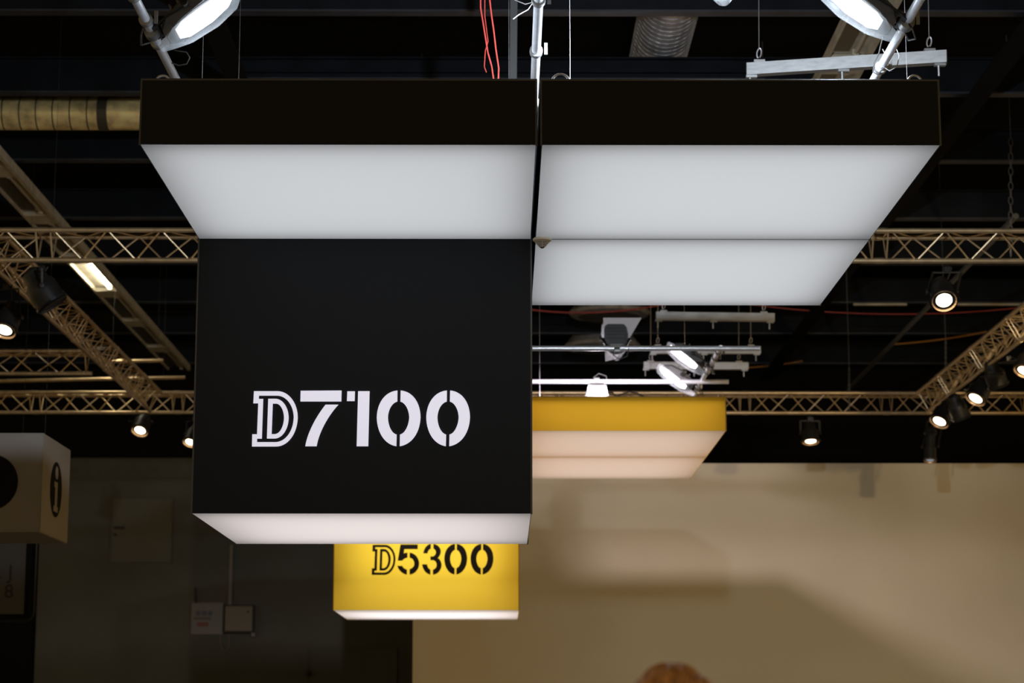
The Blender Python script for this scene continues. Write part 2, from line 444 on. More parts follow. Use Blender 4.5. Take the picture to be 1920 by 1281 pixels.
for oy, skin, trim, word in ((0, 'black', 'trim', 'black'), (DY, 'yellow', 'trimy', 'yellow')):
    bl = skin == 'black'
    c = COOL if bl else PINK
    fe = 0 if bl else .35
    lightbox('canopy_light_box', '%s flat light box with white underside, directly in front of the lettered %s box' % (word, word), XA, XB, Y1+oy, Y2+oy-.006, zlow, zhigh, skin, trim, 14.5 if bl else 16, c, fe, (1, .97, .85))
    lightbox('canopy_light_box', 'front one of the two %s flat light boxes beside the lettered %s box' % (word, word), XC, XE, Y1+oy, Y2+oy-.006, zlow, zhigh, skin, trim, 15 if bl else 16, c, fe, (1, .97, .85))
    lightbox('canopy_light_box', 'rear one of the two %s flat light boxes beside the lettered %s box' % (word, word), XC, XE, Y2+oy+.002, Y3+oy, zlow, zhigh, skin, trim, 14.5 if bl else 16, c, fe, (1, .97, .85))
    bx = lightbox('sign_light_box', 'tall black hanging light box with large white stencil lettering' if bl else 'tall yellow hanging light box with black stencil lettering', XA, XB, Y2+oy+.002, Y4+oy, zbox, zhigh, skin, trim, 20 if bl else 20, LPINK if bl else (1, .94, .97), 0 if bl else 13, (1, .98, .88))
    if bl: BOXB = bx
    else: BOXY = bx

# lettering ------------------------------------------------------------
def arc(p0, c, p1, k=.56, n=14):
    p0 = Vector(p0).to_2d(); c = Vector(c).to_2d(); p1 = Vector(p1).to_2d()
    a = p0.lerp(c, k); b = p1.lerp(c, k); out = []
    for i in range(n + 1):
        t = i / n; s = 1 - t
        out.append(p0*s**3 + a*3*s*s*t + b*3*s*t*t + p1*t**3)
    return out
def pl(*segs):
    o = []
    for s in segs:
        if isinstance(s, list): o += s
        else: o.append(Vector(s))
    return o
G_D = [pl((145,135),(325,135), arc((325,135),(473,140),(473,332)), arc((473,332),(468,550),(310,550)), (130,550),(132,458),(168,458),(177,226),(140,226)),
       pl((182,168),(320,168), arc((320,168),(443,172),(443,334)), arc((443,334),(438,517),(305,517)), (168,517),(168,491),(204,491),(214,193),(181,193)),
       pl((252,192),(308,192), arc((308,192),(405,196),(405,336)), arc((405,336),(401,490),(298,490)), (242,490)),
       pl((286,228),(312,228), arc((312,228),(370,232),(370,338)), arc((370,338),(366,457),(300,457)), (277,457))]
G_7 = [pl((495,132),(802,130),(800,212),(493,212)),
       pl((682,236),(778,236), arc((778,236),(640,385),(615,548),.6), (530,548), arc((530,548),(552,398),(682,236),.6))]
G_1 = [pl((845,136),(902,136),(900,209),(842,209)), pl((926,135),(1012,135),(1002,548),(915,548))]
def zero(dx):
    A = lambda p: (p[0] + dx, p[1])
    return [pl(A((1221,130)), arc(A((1221,130)),A((1072,142)),A((1066,330)),.6), arc(A((1066,330)),A((1068,525)),A((1213,548)),.6), A((1215,460)), arc(A((1215,460)),A((1152,448)),A((1150,332))), arc(A((1150,332)),A((1152,226)),A((1220,213)))),
            pl(A((1245,130)), arc(A((1245,130)),A((1392,142)),A((1394,330)),.6), arc(A((1394,330)),A((1388,525)),A((1238,548)),.6), A((1240,460)), arc(A((1240,460)),A((1303,448)),A((1309,332))), arc(A((1309,332)),A((1306,226)),A((1243,213))))]
G_5 = [pl((690,97),(838,97),(838,137),(724,137),(718,174), arc((718,174),(732,167),(750,167)), (750,210), arc((750,210),(716,214),(706,236)), (666,236)),
       pl(arc((768,167),(850,172),(850,262)), arc((850,262),(848,348),(768,356)), (768,308), arc((768,308),(808,302),(808,262)), arc((808,262),(808,214),(768,211))),
       pl((664,280),(706,280), arc((706,280),(712,306),(745,312)), (745,356), arc((745,356),(676,346),(664,280)))]
G_3 = [pl((885,173), arc((885,173),(894,96),(950,92)), (950,133), arc((950,133),(925,140),(922,173))),
       pl(arc((972,92),(1036,100),(1036,156)), arc((1036,156),(1034,200),(1008,212)), arc((1008,212),(1042,224),(1042,276)), arc((1042,276),(1038,352),(968,356)), (968,312), arc((968,312),(1000,308),(1000,272)), arc((1000,272),(998,234),(970,232)), (946,231),(946,200),(968,199), arc((968,199),(993,194),(993,162)), arc((993,162),(990,136),(972,133))),
       pl((876,267),(918,267), arc((918,267),(922,306),(946,312)), (946,356), arc((946,356),(880,344),(876,267)))]
def glyph(name, polys, Yp, px0, py0, sc, m, parent, depth=.003):
    cu = bpy.data.curves.new(name, 'CURVE'); cu.dimensions = '2D'; cu.fill_mode = 'BOTH'; cu.extrude = depth
    for poly in polys:
        pts = []
        for v in poly:
            w = at(px0 + v.x * sc, py0 + v.y * sc, Yp)
            if not pts or (Vector(pts[-1]) - Vector((w.x, w.z))).length > 1e-5: pts.append((w.x, w.z))
        sp = cu.splines.new('POLY'); sp.points.add(len(pts) - 1); sp.use_cyclic_u = True
        for q, (x, z) in zip(sp.points, pts): q.co = (x - parent.location.x, z - parent.location.z, 0, 1)
    tmp = bpy.data.objects.new(name, cu); C.objects.link(tmp)
    bpy.context.view_layer.update()
    me = bpy.data.meshes.new_from_object(tmp.evaluated_get(bpy.context.evaluated_depsgraph_get()))
    bpy.data.objects.remove(tmp)
    me.transform(Matrix.Rotation(PI/2, 4, 'X'))
    me.transform(Matrix.Translation((0, Yp - parent.location.y, 0)))
    me.materials.clear(); me.materials.append(M[m])
    o = bpy.data.objects.new(name, me); C.objects.link(o); o.parent = parent
    return o
YP = Y2 - .003
sc = 480 / 1920
for nm, g, lab in (('letter', G_D, 'white outlined letter D'), ('digit', G_7, 'white stencil digit 7'), ('digit', G_1, 'white stencil digit 1'), ('digit', zero(0), 'white stencil digit 0'), ('digit', zero(371), 'white stencil digit 0')):
    o = glyph(nm, g, YP, 440, 700, sc, 'letter', BOXB); o['label'] = lab
YP = Y2 + DY - .004
sc = 420 / 1920
rs = lambda g, ax, bx, ay, by: [[Vector((ax + v.x * bx, ay + v.y * by)) for v in p] for p in g]
dd = rs(G_D, 443 - 130*.595, .595, 358 - 550*.622, .622)
z0 = rs(zero(0), 1065 - 1066*.6, .6, 355 - 548*.63, .63)
z1 = rs(zero(0), 1290 - 1066*.6, .6, 355 - 548*.63, .63)
for nm, g, lab in (('letter', dd, 'black outlined letter D'), ('digit', G_5, 'black stencil digit 5'), ('digit', G_3, 'black stencil digit 3'), ('digit', z0, 'black stencil digit 0'), ('digit', z1, 'black stencil digit 0')):
    o = glyph(nm, g, YP, 600, 1000, sc, 'ink', BOXY); o['label'] = lab

# smoke detector under the seam
p = at(1016.5, 449, Y2 - .07)
t = thing('smoke_detector', 'cream conical smoke detector under the seam of the black canopies', 'detector', (p.x, p.y, zlow))
MB().lathe([(.0, -.004), (.048, -.004), (.058, -.012), (.057, -.022), (.04, -.034), (.0, -.034)], 28).build('base', 'cream', t, smooth=True)
MB().lathe([(.036, -.034), (.014, -.062), (.006, -.07), (0, -.071)], 24).build('cone', 'slats', t, smooth=True)
for i in range(4):
    r = .037 - .0062 * i; z = -.038 - .0072 * i
    MB().lathe([(r - .004, z), (r + .001, z), (r + .001, z - .0025), (r - .004, z - .0025)], 24).build('slat_ring', 'cream', t)
for k in range(4):
    a = PI / 4 + PI / 2 * k - PI / 4
    MB().tube([(.04 * math.sin(a), -.04 * math.cos(a), -.033), (.009 * math.sin(a), -.009 * math.cos(a), -.069)], .0014, 5).build('rib', 'cream', t)

# ------------------------------------------------------------------ rig above each canopy group
ZP = CAMZ + (1363 - 652) / F * (Y1 + DY)      # lengthwise pipes
def pipe(name, a, b, label, r=.026, clamps=()):
    a = Vector(a); b = Vector(b)
    t = thing(name, label, 'pipe', a)
    MB().tube([(0, 0, 0), b - a], r, 16).build('tube', 'pipe', t, smooth=True)
    d = (b - a).normalized()
    for s in clamps:
        c = d * s
        MB().lathe([(r + .002, -.025), (r + .012, -.022), (r + .012, .022), (r + .002, .025)], 14, d, c).build('clamp', 'alu', t, smooth=True)
        MB().bar(c + Vector((r + .03, 0, -.02)), c + Vector((r + .03, 0, .05)), .02, .014).build('clamp_bolt', 'alu', t)
    return t
def flood(root, u, n, label, lens, energy, col, power=True, cable=True, blunt=False, cone=150):
    u = Vector(u).normalized(); n = Vector(n); n = (n - u * n.dot(u)).normalized(); wv = n.cross(u)
    R = Matrix((u, wv, n)).transposed()
    t = thing('flood_lamp', label, 'flood lamp', root, 'flood lamps on the pipes', R)
    del t['group']
    def sec(uu, hw, n0, n1, ch=.03):
        return [(uu, -hw, n0 + ch), (uu, -hw + ch, n0), (uu, hw - ch, n0), (uu, hw, n0 + ch), (uu, hw, n1), (uu, -hw, n1)]
    B = .10
    MB().loft([sec(.02, .05, B - .06, B, .015), sec(.07, .10, B - .10, B), sec(.22, .125, B - .115, B), sec(.36, .115, B - .09, B), sec(.43, .07, B - .04, B, .02)]).build('housing', 'grey', t)
    for k in range(4):
        MB().box((.13 + .05*k, -.10, B - .128), (.14 + .05*k, .10, B - .10)).build('cooling_fin', 'grey', t)
    def lsec(uu, hw, b, z0=B):
        m = 8
        return [(uu, hw * math.cos(PI * i / m), z0 + b * math.sin(PI * i / m)) for i in range(m + 1)] + [(uu, -hw * .9, z0 - .004), (uu, hw * .9, z0 - .004)]
    k = .105 if blunt else 0
    MB().loft([lsec(.02 if blunt else .08, max(k, .06), .012), lsec(.13, max(k, .095), .035), lsec(.28, .10, .045), lsec(.40, .085, .03), lsec(.44, .05, .012)]).build('lens', lens, t, smooth=True)
    MB().loft([lsec(0 if blunt else -.05, max(k, .035), .03), lsec(.02, max(k, .07), .055), lsec(.12, .125, .075), lsec(.30, .15, .085), lsec(.44, .14, .06), lsec(.48, .11, .03)]).build('visor', 'visor', t, smooth=True)
    for s in (-1, 1):
        MB().bar((.0, s * .07, .01), (.2, s * .145, B - .05), .03, .008).build('yoke_arm', 'bm', t)
        MB().lathe([(.02, 0), (.024, .01), (.02, .025), (0, .027)], 14, (0, s, 0), (.2, s * .148, B - .05)).build('knob', 'bm', t, smooth=True)
    MB().box((-.02, -.08, -.005), (.015, .08, .018)).build('yoke_base', 'bm', t)
    MB().box((.03, -.045, .015), (.055, .045, .08)).build('bracket', 'alu', t)
    MB().lathe([(.029, -.03), (.04, -.028), (.04, .028), (.029, .03)], 14, (0, 1, 0), (-.03, 0, 0)).build('clamp', 'alu', t, smooth=True)
    if cable:
        pts = [(.05, .05, .0), (-.02, .12, -.03), (-.09, .1, .02), (-.12, .02, .03), (-.07, -.04, .02), (-.03, -.02, 0)]
        MB().tube(pts, .006, 6).build('cable', 'cable', t, smooth=True)
    if power:
        o = spot('flood_light', Vector(root) + u * .25 + n * .24, n, energy, col, cone, .7, .1, t)
    return t
CF = (.80, .90, 1.0); PF = (1.0, .88, .93)
for oy, word, lens, col, E in ((0, 'black', 'lens_cool', CF, 600), (DY, 'yellow', 'lens_pink', PF, 70)):
    bl = word == 'black'
    XPr = at(1640, 147, atz(1640, 147, ZP).y).x; XPl = at(328, 145, atz(328, 145, ZP).y).x; XPc = at(1003, 145, atz(1003, 145, ZP).y).x
    y0 = Y1 + oy + (.0 if not bl else -.4); y1 = Y3 + oy - .1
    pipe('rig_pipe', (XPr, y0, ZP), (XPr, y1, ZP), 'steel pipe along the outer edge over the %s canopy pair, carrying flood lamps' % word, clamps=(.35, .95, 1.8) if bl else (.25, .6, 1.5))
    pipe('rig_pipe', (XPl, y0, ZP), (XPl, y1, ZP), 'steel pipe along the outer edge over the lettered %s box' % word, clamps=(.55, .95, 1.35))
    pipe('rig_pipe', (XPc, y0, ZP), (XPc, y1, ZP), 'steel pipe over the gap between the %s canopies' % word, clamps=(.62, 1.5))
    pt1 = at(1425, 653, Y1 + DY); pt2 = at(1366, 716, Y1 + DY + 2.05)
    pipe('cross_pipe', (XPl - .35, Y1 + oy + .02, pt1.z), (pt1.x, Y1 + oy + .02, pt1.z), 'crossing steel pipe over the front edge of the %s canopies' % word, .028)
    pipe('cross_pipe', (XPl - .25, Y1 + oy + 2.05, pt2.z), (pt2.x, Y1 + oy + 2.05, pt2.z), 'crossing steel pipe over the seam of the %s canopies' % word, .026)
    # flood lamps
    f1 = at(1157, 653, Y1 + DY)
    flood((f1.x, Y1 + oy + .03, f1.z + (.05 if bl else 0)), (0, .55, .83), (0, .83, -.55), 'flood lamp turned to the rear wall on the front crossing pipe of the %s rig' % word, lens, 1300, col, cone=150 if bl else 96)
    if not bl:
        fl = bpy.data.objects[[o.name for o in C.objects if o.name.startswith('flood_lamp')][-1]]
        inv = fl.matrix_world.inverted()
        ys = Y1 + oy + .27
        P = [at(1131, 596, ys), at(1203, 596, ys), at(1170, 652, ys - .06), at(1155, 673, ys - .1), at(1135, 678, ys - .1)]
        g = MB(); vs = [inv @ q for q in P] + [inv @ (q + Vector((0, .006, 0))) for q in P]
        g.add(vs, [(0, 1, 2, 3, 4), (9, 8, 7, 6, 5)] + [(i, (i + 1) % 5, 5 + (i + 1) % 5, 5 + i) for i in range(5)])
        g.build('glare_shield', 'shield', fl, label='white glare shield')
    f2 = at(1119, 716, Y1 + DY + 2.05)
    flood((f2.x, Y1 + oy + 2.05, f2.z - .02), (0, .35, -.93), (0, -.93, -.35), 'flood lamp facing forward below the rear crossing pipe of the %s rig' % word, lens, 30, col, blunt=True)
    yr = (Y1 + oy + .55, Y1 + oy + 2.0) if bl else (Y1 + oy + 1.05, Y1 + oy + 2.45)
    for i, yy in enumerate(yr[:1] if bl else yr):
        flood((XPr - .03, yy, ZP), (-.78, 0, .62), (-.55, -.1, -.7), 'bright flood lamp on the outer pipe over the %s canopy pair, %s' % (word, 'nearer the front edge' if i == 0 else 'nearer the rear edge'), lens, E, col)
    for i, yy in enumerate((Y1 + oy + .72,) if bl else (Y1 + oy + .72, Y1 + oy + 2.3)):
        flood((XPl + .03, yy, ZP), (.78, 0, .62), (.55, -.1, -.7), 'bright flood lamp on the outer pipe over the lettered %s box, %s' % (word, 'nearer the front edge' if i == 0 else 'nearer the rear edge'), lens, E, col)

# aluminium spreader bars
def spreader(p0, p1, label, h=.085, w=.06):
    p0 = Vector(p0); p1 = Vector(p1); d = p1 - p0; L = d.length
    t = thing('spreader_bar', label, 'bar', p0)
    d = d.normalized()
    MB().bar((0, 0, 0), d * L, w, h).build('bar', 'alu', t)
    MB().bar(-d * .004, (0, 0, 0), w - .006, h - .006).build('end_cap', 'bm', t)
    MB().bar(d * L, d * (L + .004), w - .006, h - .006).build('end_cap', 'bm', t)
    MB().bar((0, 0, -h/2 - .004), d * L + Vector((0, 0, -h/2 - .004)), w + .012, .008).build('bottom_lip', 'alu', t)
    for s, top in ((.09, True), (L - .12, True), (.02, False), (L * .48, False), (L - .06, False)):
        c = d * s
        if top:
            MB().tube(loop_pts(c + Vector((.0, 0, h/2 + .075)), .028, -PI/2 + .3, 1.5*PI - .3, (.6, 0, .2), (.1, 0, 1.3)), .006, 6).build('shackle', 'wire', t, smooth=True)
            MB().bar(c + Vector((-.04, 0, h/2 + .012)), c + Vector((.04, 0, h/2 + .012)), .04, .02).build('clip', 'alu', t)
            MB().tube([c + Vector((.0, 0, h/2 + .10)), c + Vector((.05, 0, ZC - p0.z))], .0035, 5).build('suspension_wire', 'wire', t)
        else:
            MB().bar(c + Vector((-.03, 0, -h/2 - .015)), c + Vector((.05, 0, -h/2 - .015)), .04, .02).build('clip', 'alu', t)
            MB().tube([c + Vector((0, 0, -h/2 - .02)), c + Vector((0, 0, -h/2 - .10))], .008, 6).build('bolt', 'wire', t)
    return t
spreader(at(1401, 130, 15.1), at(1775, 106, 14.75), 'tilted aluminium bar hanging over the black canopy pair')
spreader(at(1230, 592, 24.2), at(1452, 595, 24.2), 'uppermost aluminium bar hanging over the yellow canopies')
spreader(at(1220, 656, 26.3), at(1426, 656, 26.3), 'aluminium bar hanging between two others behind the yellow rig')
spreader(at(1207, 685, BEAM_Y[3] - .28), at(1403, 686, BEAM_Y[3] - .28), 'lowest aluminium bar hanging behind the yellow rig')

# cables and wires
def cab(name, pts, r, m, label, cat='cable'):
    return tag(MB().tube(pts, r, 6).build(name, m, smooth=True), label, cat)
def pxs(L, Y): return [at(x, y, Y) for x, y in L]
cab('red_cable', [at(913,-10,13.5)+Vector((0,0,3.4))]+pxs([(917,-10),(921,25),(926,60),(930,95),(935,128),(934,160),(934,240)], 13.5), .0055, 'red', 'red cable hanging straight down over the lettered black box')
cab('red_cable', [at(897,15,13.7)+Vector((0,0,3.3))]+pxs([(901,15),(906,45),(910,70),(915,100),(922,125),(927,160),(927,250)], 13.7), .0055, 'red', 'red cable curving beside the straight red one')
cab('red_cable', [at(905,30,14.2)+Vector((0,0,3.2))]+pxs([(909,30),(912,55),(915,78),(910,95),(908,125),(912,136)], 14.2), .004, 'red', 'thin wavy red cable end beside the two longer red cables')
cab('long_red_cable', catenary((at(930, 580, 33.4).x, BEAM_Y[5], 8.19), (at(1245, 589, 33.4).x, BEAM_Y[5], 8.19), .14, 12), .013, 'red', 'long red cable sagging behind the black canopy pair')
cab('brown_cable', catenary((at(1400, 574, 33.3).x, BEAM_Y[5], 8.19), (at(1960, 575, 33.3).x, BEAM_Y[5], 8.19), .16, 14), .008, 'red', 'faint dark red cable stretched beyond the yellow rig')
cab('orange_cable', catenary(at(1670, 646, BEAM_Y[6] - .09), at(1850, 622, BEAM_Y[6] - .09), .03, 8), .014, 'orange', 'orange cable ending behind the truss with spotlights')
cab('orange_cable', catenary(at(1390, 690, BEAM_Y[7] - .09), at(1505, 677, BEAM_Y[7] - .09), .02, 8), .014, 'orange', 'orange cable beside the lowest hanging aluminium bar')
for i, (x, y0, y1, Y, lab) in enumerate(((379, 40, 150, 13.2, 'thin steel wire beside the flood lamp over the lettered box'), (448, 30, 128, 16.0, 'thin steel wire hanging from the short beam'),
        (1069, -10, 158, 12.0, 'thin steel wire beside the cable loop'), (954, 30, 152, 14.0, 'thin steel wire beside the grey post'), (1701, 90, 152, 12.5, 'thin steel wire under the tilted aluminium bar'))):
    b_ = at(x, y1, Y); b_.z = min(b_.z, zhigh)
    tag(MB().tube([b_, Vector((b_.x, b_.y, ZC))], .0015, 5).build('hanging_wire', 'wire'), lab, 'wire')
tag(MB().bar(at(964, -60, 17.0), at(962, 165, 17.0), .06, .04, (0, 1, 0)).build('grey_post', 'grey'), 'flat grey hanger post behind the pipe over the gap', 'post')
for x, r, lab in ((1051, 17, 'grey cable loop standing on the black canopy beside the gap'), (1715, 14, 'grey cable loop standing under the tilted bar'), (305, 14, 'grey cable loop at the foot of the pipe over the lettered box')):
    c = at(x, 153, 10.78)
    rr = r / F * 10.78
    cab('cable_loop', loop_pts(c + Vector((0, 0, -.005)), rr, -.5, PI + .5), .0065, 'wire', lab)
c = at(335, 100, 11.6)
cab('cable_loop', [at(*q, 11.6) for q in ((318,90),(330,95),(350,98),(356,108),(350,120),(335,123),(322,118))], .004, 'cable', 'black cable loop hanging from the flood lamp over the lettered box')
cab('black_cable', [at(*q, 12.0) for q in ((1655,70),(1648,100),(1640,115),(1637,135),(1645,140),(1660,125),(1662,105),(1655,92))], .0045, 'cable', 'black cable looped round the pipe under the tilted bar')
cab('safety_wire', [at(*q, 12.0) for q in ((1678,85),(1686,105),(1682,125),(1668,133),(1655,125))], .003, 'wire', 'thin safety wire loop beside the outer pipe under the tilted bar', 'wire')
cab('cable_coil', [at(*q, 12.2) for q in ((965,0),(985,8),(1000,4),(990,18),(972,28),(962,36))], .004, 'wire', 'loose grey cable by the pipe over the gap')
cab('black_cable', [at(*q, 29.63) for q in ((1128,745),(1135,737),(1148,736),(1156,744),(1166,739),(1180,735),(1196,738),(1210,745))], .012, 'cable', 'black cable bunched on the far truss above the yellow canopy')
for k, (x, lab) in enumerate(((1012, 'thin wire rising from the yellow canopy next to the lettered black box'), (1345, 'thin wire rising from the yellow canopy beside the two flood lamps'))):
    q = Vector((min(at(x, 716, Y1 + DY + 1.2).x, XE - .15), Y1 + DY + (1.2 if k == 0 else 3.0), zhigh - .002))
    tag(MB().tube([q, Vector((q.x, q.y, ZC))], .0018, 5).build('hanging_wire', 'wire'), lab, 'wire')
tag(MB().tube([(-1.0, Y1 + DY + 3.2, zhigh - .002), (-1.0, Y1 + DY + 3.2, ZC)], .0018, 5).build('hanging_wire', 'wire'), 'thin wire rising from the lettered yellow box behind the black box', 'wire')
for x, y0, y1, Y, lab in ((1592, 690, 770, 29.7, 'thin chain holding the far truss beside the yellow rig'), (1773, 640, 715, 29, 'thin chain by the orange cable'), (1895, 260, 480, 24, 'thin chain hanging above the near truss beside the spotlights')):
    t = thing('hoist_chain', lab, 'chain', at(x, y1, Y))
    b = at(x, y0, Y) - at(x, y1, Y); n = 16
    MB().tube([b, Vector((b.x, b.y, ZC - t.location.z))], .004, 5).build('hook_wire', 'grey', t)
    for i in range(n):
        MB().tube(loop_pts(b * ((i + .5) / n), b.length / n * .62, 0, 2*PI, (.45, 0, 0) if i % 2 else (0, .45, 0), (0, 0, 1), 8), .005, 4).build('link', 'grey', t)

# ------------------------------------------------------------------ spotlights on the trusses
def par(px, py, Y, d, hang, label, lit=True, R=.115, L=.30, energy=60, lens=None, long=False):
    """px,py = centre of the lens; d = beam direction; hang = clamp point"""
    d = Vector(d).normalized(); p = at(px, py, Y); h = Vector(hang)
    t = thing('spotlight', label, 'spotlight', h)
    o = p - h
    b = -d
    if long:
        prof = [(R*.8, 0), (R, .02), (R, .16), (R*.85, .17), (R*.85, .36), (R*1.1, .38), (R*1.1, L), (R*.6, L + .05), (0, L + .05)]
    else:
        prof = [(R*.98, 0), (R, .0), (R*1.02, .12), (R*1.0, L*.55), (R*.72, L*.72), (R*.66, L*.98), (R*.3, L*1.08), (0, L*1.08)]
    MB().lathe([(R*.9, .004)] + prof, 22, b, o).build('can', 'bm', t, smooth=True)
    MB().lathe([(R*1.02, -.012), (R*1.12, -.012), (R*1.12, .012), (R*1.02, .012)], 22, b, o).build('gel_frame', 'bm', t)
    MB().lathe([(0, -.03 if lit else .0), (R*.5, -.022 if lit else 0), (R*.9, .003)], 22, b, o).build('lens', lens or ('lens_warm' if lit else 'lens_off'), t, smooth=True)
    MB().lathe([(R*.92, -.004), (R*1.03, -.03), (R*1.0, -.032), (R*.9, -.006)], 22, b, o).build('rim', 'rim' if lit else 'bm', t)
    # barn-door leaf
    q = d.to_track_quat('Z', 'Y').to_matrix()
    for k in range(4):
        a = k * PI / 2 + .4
        e = q @ Vector((math.cos(a), math.sin(a), 0)); s = q @ Vector((-math.sin(a), math.cos(a), 0))
        if k in (0, 2) and not long:
            MB().bar(o + e * R * 1.12, o + e * R * 1.22 + d * .012, .12, .004, s.cross(e)).build('barn_door', 'bm', t)
    # yoke
    ax = d.cross(Vector((0, 0, 1)))
    ax = ax.normalized() if ax.length > .2 else Vector((1, 0, 0))
    piv = o + b * (L * .45)
    up = Vector((0, 0, -.075))
    for s in (-1, 1):
        MB().bar(piv + ax * (s * (R + .02)), up + ax * (s * (R + .02)), .03, .008, d).build('yoke_arm', 'bm', t)
        MB().lathe([(.025, 0), (.025, .02), (0, .022)], 10, ax * s, piv + ax * (s * (R + .02))).build('knob', 'bm', t)
    MB().bar(up - ax * (R + .024), up + ax * (R + .024), .03, .01).build('yoke_bridge', 'bm', t)
    MB().box((-.03, -.03, -.075), (.03, .03, -.02)).build('clamp', 'bm', t)
    MB().tube(loop_pts((0, 0, .0), .034, -2.6, -.5, (0, 1, 0), (0, 0, 1)), .012, 6).build('clamp_hook', 'bm', t)
    MB().tube(catenary(o + b * L, (.05, .02, -.02), .06, 8), .008, 5).build('cable', 'cable', t)
    if energy and lit: spot('spot_light', p + d * .06, d, energy, (1, .78, .5), 60, .5, .06, t)
    return t
ZL1 = ZT - .262 - .04; ZL2 = ZTF - .262 - .04
H1 = lambda px, y=20.0: (at(px, 490, y).x, y, ZL1)
H2 = lambda px, y=29.8: (at(px, 772, y).x, y, ZL2)
par(1770, 562, 19.75, (-.05, -.75, -.75), H1(1775), 'lit warm spotlight hanging under the near truss beside the black canopy pair', energy=120)
par(97, 568, 20.1, (.55, .1, -.8), H1(80), 'unlit black spotlight hanging under the near truss in front of the lengthwise truss', lit=False, R=.15, L=.36)
par(8, 617, 20.6, (-.15, -.45, -.85), (XD1, 20.85, ZL1 + .0), 'lit spotlight beside the lengthwise truss with the lit batten behind it', R=.12)
par(263, 806, 29.7, (-.15, -.55, -.8), H2(258), 'lit warm spotlight under the joint of the far truss and the lengthwise truss', R=.115)
par(357, 828, 29.7, (-.2, -.5, -.85), H2(365), 'lit spotlight half hidden beside the lettered black box', R=.1)
par(1520, 826, 29.75, (0, -.25, -.95), H2(1518), 'upright spotlight under the far truss glowing only at its lip', R=.115, L=.26, energy=40)
par(1762, 789, 28.4, (-.45, -.35, -.8), (XD2, 28.75, ZL2), 'lit spotlight low on the lengthwise truss beside the long profile spot', R=.13)
par(1830, 746, 26.5, (-.5, -.3, -.8), (XD2, 26.8, ZL2), 'lit spotlight midway along the lengthwise truss', R=.13)
par(1802, 782, 27.9, (.35, .2, -.9), (XD2, 27.8, ZL2), 'unlit spotlight between the two lit ones on the lengthwise truss', lit=False, R=.12)
par(1872, 722, 25.9, (.35, .2, -.9), (XD2, 25.8, ZL2), 'unlit spotlight above the midway lit one on the lengthwise truss', lit=False, R=.125)
par(1922, 694, 24.5, (-.4, -.3, -.85), (XD2, 24.8, ZL2), 'lit spotlight at the near part of the lengthwise truss', R=.125)
par(1744, 861, 29.6, (-.08, -.2, -1), H2(1752, 29.8), 'long black profile spot hanging upright below the far truss', R=.085, L=.42, lens='lens_dim', energy=0, long=True)

for X, aim, E_, lab in ((6.9, (1.0, YW, 2.6), 620, 'added wide warm spotlight out of view on the near truss, brightening the cream wall'), (7.4, (4.0, YW, 3.4), 40, 'second added warm spotlight out of view on the near truss')):  # unseen lamps, added to lift the light on the cream wall
    h_ = Vector((X, 20.0, ZL1)); d_ = (Vector(aim) - h_).normalized()
    pp = h_ + Vector((0, .02, -.28)) + d_ * .14
    r_ = ROT.transposed() @ (pp - Vector((0, 0, CAMZ)))
    t = par(960 + F * r_.x / -r_.z, 640.5 - F * r_.y / -r_.z, pp.y, d_, h_, lab, energy=0)
    spot('spot_light', pp + d_ * .06, d_, E_, (1, .74, .40), 95, .8, .1, t)

# ------------------------------------------------------------------ hanging information cube
YC = 20.0
pf = at(82, 812, YC); pb = at(75, 998, YC)
xr = (pf.x + pb.x) / 2; zt_, zb_ = pf.z, pb.z
S = at(82, 900, YC).x - at(-114, 900, YC).x
ybk = atz(60, 1019.5, zb_).y
t = thing('information_cube', 'hanging white information cube with black discs and letter i', 'sign', (xr - S/2, (YC + ybk)/2, zb_))
hx = S/2; hy = (ybk - YC)/2; hz = zt_ - zb_
def bevbox(a, b, r):
    bm = bmesh.new(); bmesh.ops.create_cube(bm, size=1)
    for v in bm.verts:
        v.co = Vector([a[i] + (v.co[i] + .5) * (b[i] - a[i]) for i in range(3)])
    bmesh.ops.bevel(bm, geom=bm.edges[:], offset=r, segments=2, affect='EDGES')
    m = MB(); m.v = [v.co.copy() for v in bm.verts]; m.f = [tuple(v.index for v in f.verts) for f in bm.faces]; bm.free(); return m
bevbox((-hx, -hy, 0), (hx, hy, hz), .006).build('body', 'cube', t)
def i_polys():
    c = [Vector((.105*math.cos(a*PI/12), .27 + .105*math.sin(a*PI/12))) for a in range(24)]
    st = [Vector(q) for q in ((-.15,.12),(.09,.12),(.09,-.27),(.16,-.27),(.16,-.36),(-.16,-.36),(-.16,-.27),(-.08,-.27),(-.08,.03),(-.15,.03))]
    return c, st
Rd = 53.5 / F * YC
for nm, org, rot in (('front', (0, -hy, hz/2), 0), ('side', (hx, 0, hz/2), PI/2)):
    sub = MB()
    R4 = Matrix.Translation(org) @ Matrix.Rotation(rot, 4, 'Z')
    sub.lathe([(0, -.001), (Rd, -.001), (Rd, .003), (0, .003)], 48, (0, -1, 0))
    sub.v = [R4 @ v for v in sub.v]
    dsc = sub.build('disc', 'cubed', t)
    s2 = MB()
    for poly in i_polys():
        k = Rd * 2.25
        n = len(poly)
        vs = [R4 @ Vector((q.x * k, -.0055, q.y * k)) for q in poly] + [R4 @ Vector((q.x * k, -.0015, q.y * k)) for q in poly]
        s2.add(vs, [tuple(range(n)), tuple(range(n, 2*n))[::-1]] + [(i, (i+1) % n, n + (i+1) % n, n + i) for i in range(n)])
    o = s2.build('letter', 'cube', dsc); o['label'] = 'white letter i'
for sx in (-1, 1):
    MB().tube([(sx * hx * .7, .1, hz), (sx * hx * .7, .1, ZC - zb_ - .002)], .0015, 5).build('suspension_wire', 'cable', t)

